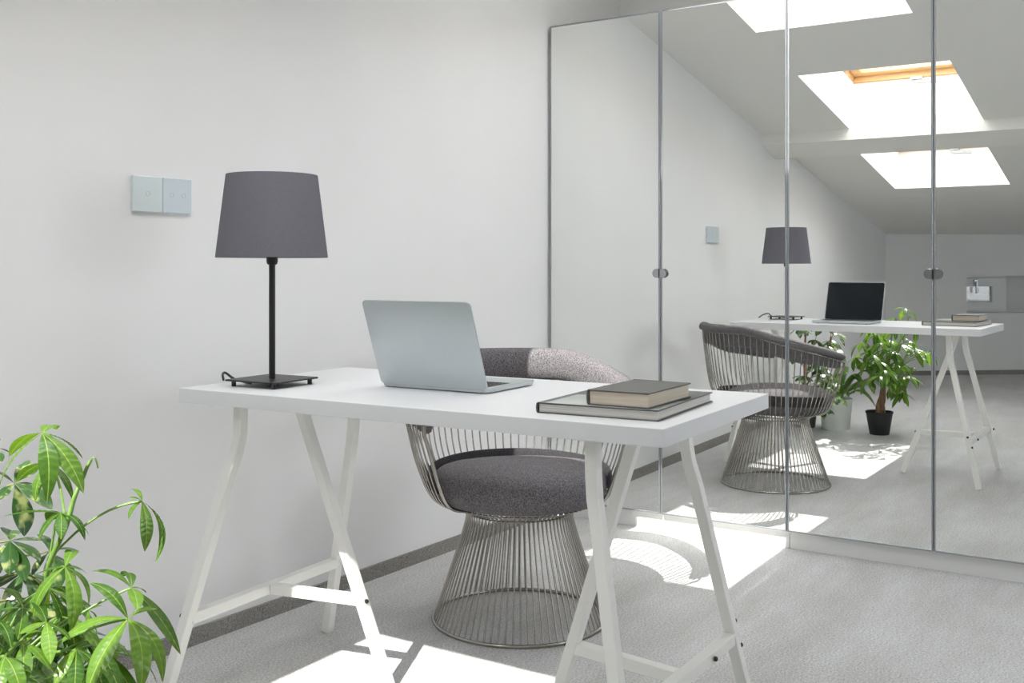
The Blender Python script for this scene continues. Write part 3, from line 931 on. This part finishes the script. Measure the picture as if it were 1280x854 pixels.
side_stems = [[(0, -.03, .31), (-.03, .0, .42), (-.05, .03, .54), (-.045, .05, .63)], [(0, -.03, .31), (-.04, -.04, .42), (-.03, -.06, .55), (-.02, -.07, .62)], [(0, -.03, .30), (.03, -.09, .36), (.05, -.13, .41)]]
for s in side_stems: st.tube(catmull(s, 5), .0045, 8)
st.obj('stem', M['stem'], t, smooth=1.0)
bud = Vector(PACHIRA_STEM[-1])
MB().sweep([p - L0 for p in bez(bud, bud + Vector((.004, -.004, .012)), bud + Vector((.006, -.008, -.012)), 6)], [(-.004, 0), (0, .001), (.004, 0), (0, -.001)]).obj('leaf_bud', M['stem'], t)
anchor = [p for p in catmull(main, 5)] + [L0 + q for s in side_stems for q in catmull(s, 5)]
def near_anchor(h):
    h = Vector(h)
    return min(anchor, key=lambda p: (p - h).length + max(0, p.z - h.z + .08) * 3)
for hub, tips in PACHIRA_LEAVES:
    compound_leaf(t, near_anchor(hub), hub, tips, LEAF, M['stem'], PX)
for hub in PACHIRA_HUBS:
    compound_leaf(t, near_anchor(hub), hub, umbrella_tips(hub, 6, .115, .8), LEAF, M['stem'], PX)

# --- variegated umbrella plant by the wall
UX = (-2.93, -.165)
t = thing('potted_umbrella_plant', 'dark umbrella plant with cream-blotched leaves, in the pot nearest the wall', 'plant', (UX[0], UX[1], 0))
pot(t, .062, .078, .135, M['pot_grey'])
U0 = Vector((UX[0], UX[1], 0))
s1 = [(0, 0, .11), (.01, -.005, .3), (0, .0, .46), (-.02, .0, .6)]
s2 = [(.01, -.005, .25), (.12, -.12, .40), (.25, -.22, .50), (.30, -.25, .60)]
s3 = [(0, 0, .28), (.06, -.05, .42), (.12, -.1, .56)]
tk = MB(); tk.tube(catmull(s1, 6), .010, 8, radii=[1.15 - .03 * i for i in range(19)])
tk.tube(catmull(s2, 6), .0055, 8); tk.tube(catmull(s3, 6), .0055, 8)
tk.obj('trunk', M['bark'], t, smooth=1.0)
anchor = [U0 + q for s in (s1, s2, s3) for q in catmull(s, 6)]
for hub, tips in UMBRELLA_LEAVES:
    compound_leaf(t, near_anchor(hub), hub, tips, ULEAF, M['stem_dark'], UX, 1.0)
for hub in UMBRELLA_HUBS:
    compound_leaf(t, near_anchor(hub), hub, umbrella_tips(hub, 7, .085, .6), ULEAF, M['stem_dark'], UX, 1.0)

# --- fern in the pale pot
FX = (-2.955, -.355)
t = thing('potted_fern', 'feathery fern spilling from a pale pot between two darker pots', 'plant', (FX[0], FX[1], 0))
pot(t, .082, .100, .195, M['pot_white'])
def frond(az, ln, rise, drop):
    pts = [Vector((.02 * math.cos(az), .02 * math.sin(az), .17))]
    for i in range(1, 11):
        u = i / 10
        pts.append(Vector(((.02 + ln * u) * math.cos(az + .15 * u), (.02 + ln * u) * math.sin(az + .15 * u), .17 + rise * math.sin(min(u * 1.25, 1) * PI / 2) - drop * u ** 3)))
    path = catmull(pts, 5)
    m = MB(); m.tube(path, .0014, 5, radii=[1.2 - .8 * i / (len(path) - 1) for i in range(len(path))])
    f = m.obj('frond', M['stem'], t)
    lv = MB()
    for i in range(10, len(path) - 1):
        p = path[i]; T = (path[min(i + 1, len(path) - 1)] - path[i - 1]).normalized()
        S = T.cross(Vector((0, 0, 1))).normalized()
        u = i / (len(path) - 1)
        L_ = .045 * math.sin(PI * min(1, .18 + u * .84)) + .006
        for sg in (-1, 1):
            D = (S * sg + T * .55 + Vector((0, 0, -.28))).normalized()
            w = .0048
            q = T.cross(D).cross(D).normalized() * w
            a, b, c = p + D * L_ * .45 + Vector((0, 0, .003)), p + D * L_, p
            lv.add([c, a - q, b, a + q], [(0, 1, 2), (0, 2, 3)])
    lv.obj('leaflets', M['leaf_f'], f)
for k in range(26):
    az = 2 * PI * k / 26 * 1.618 * 4 + random.uniform(-.2, .2)
    ln = random.uniform(.15, .28)
    if math.sin(az) > .3: ln *= .55
    if math.cos(az) < -.3: ln *= .9
    frond(az, ln, random.uniform(.10, .27), random.uniform(.04, .22))
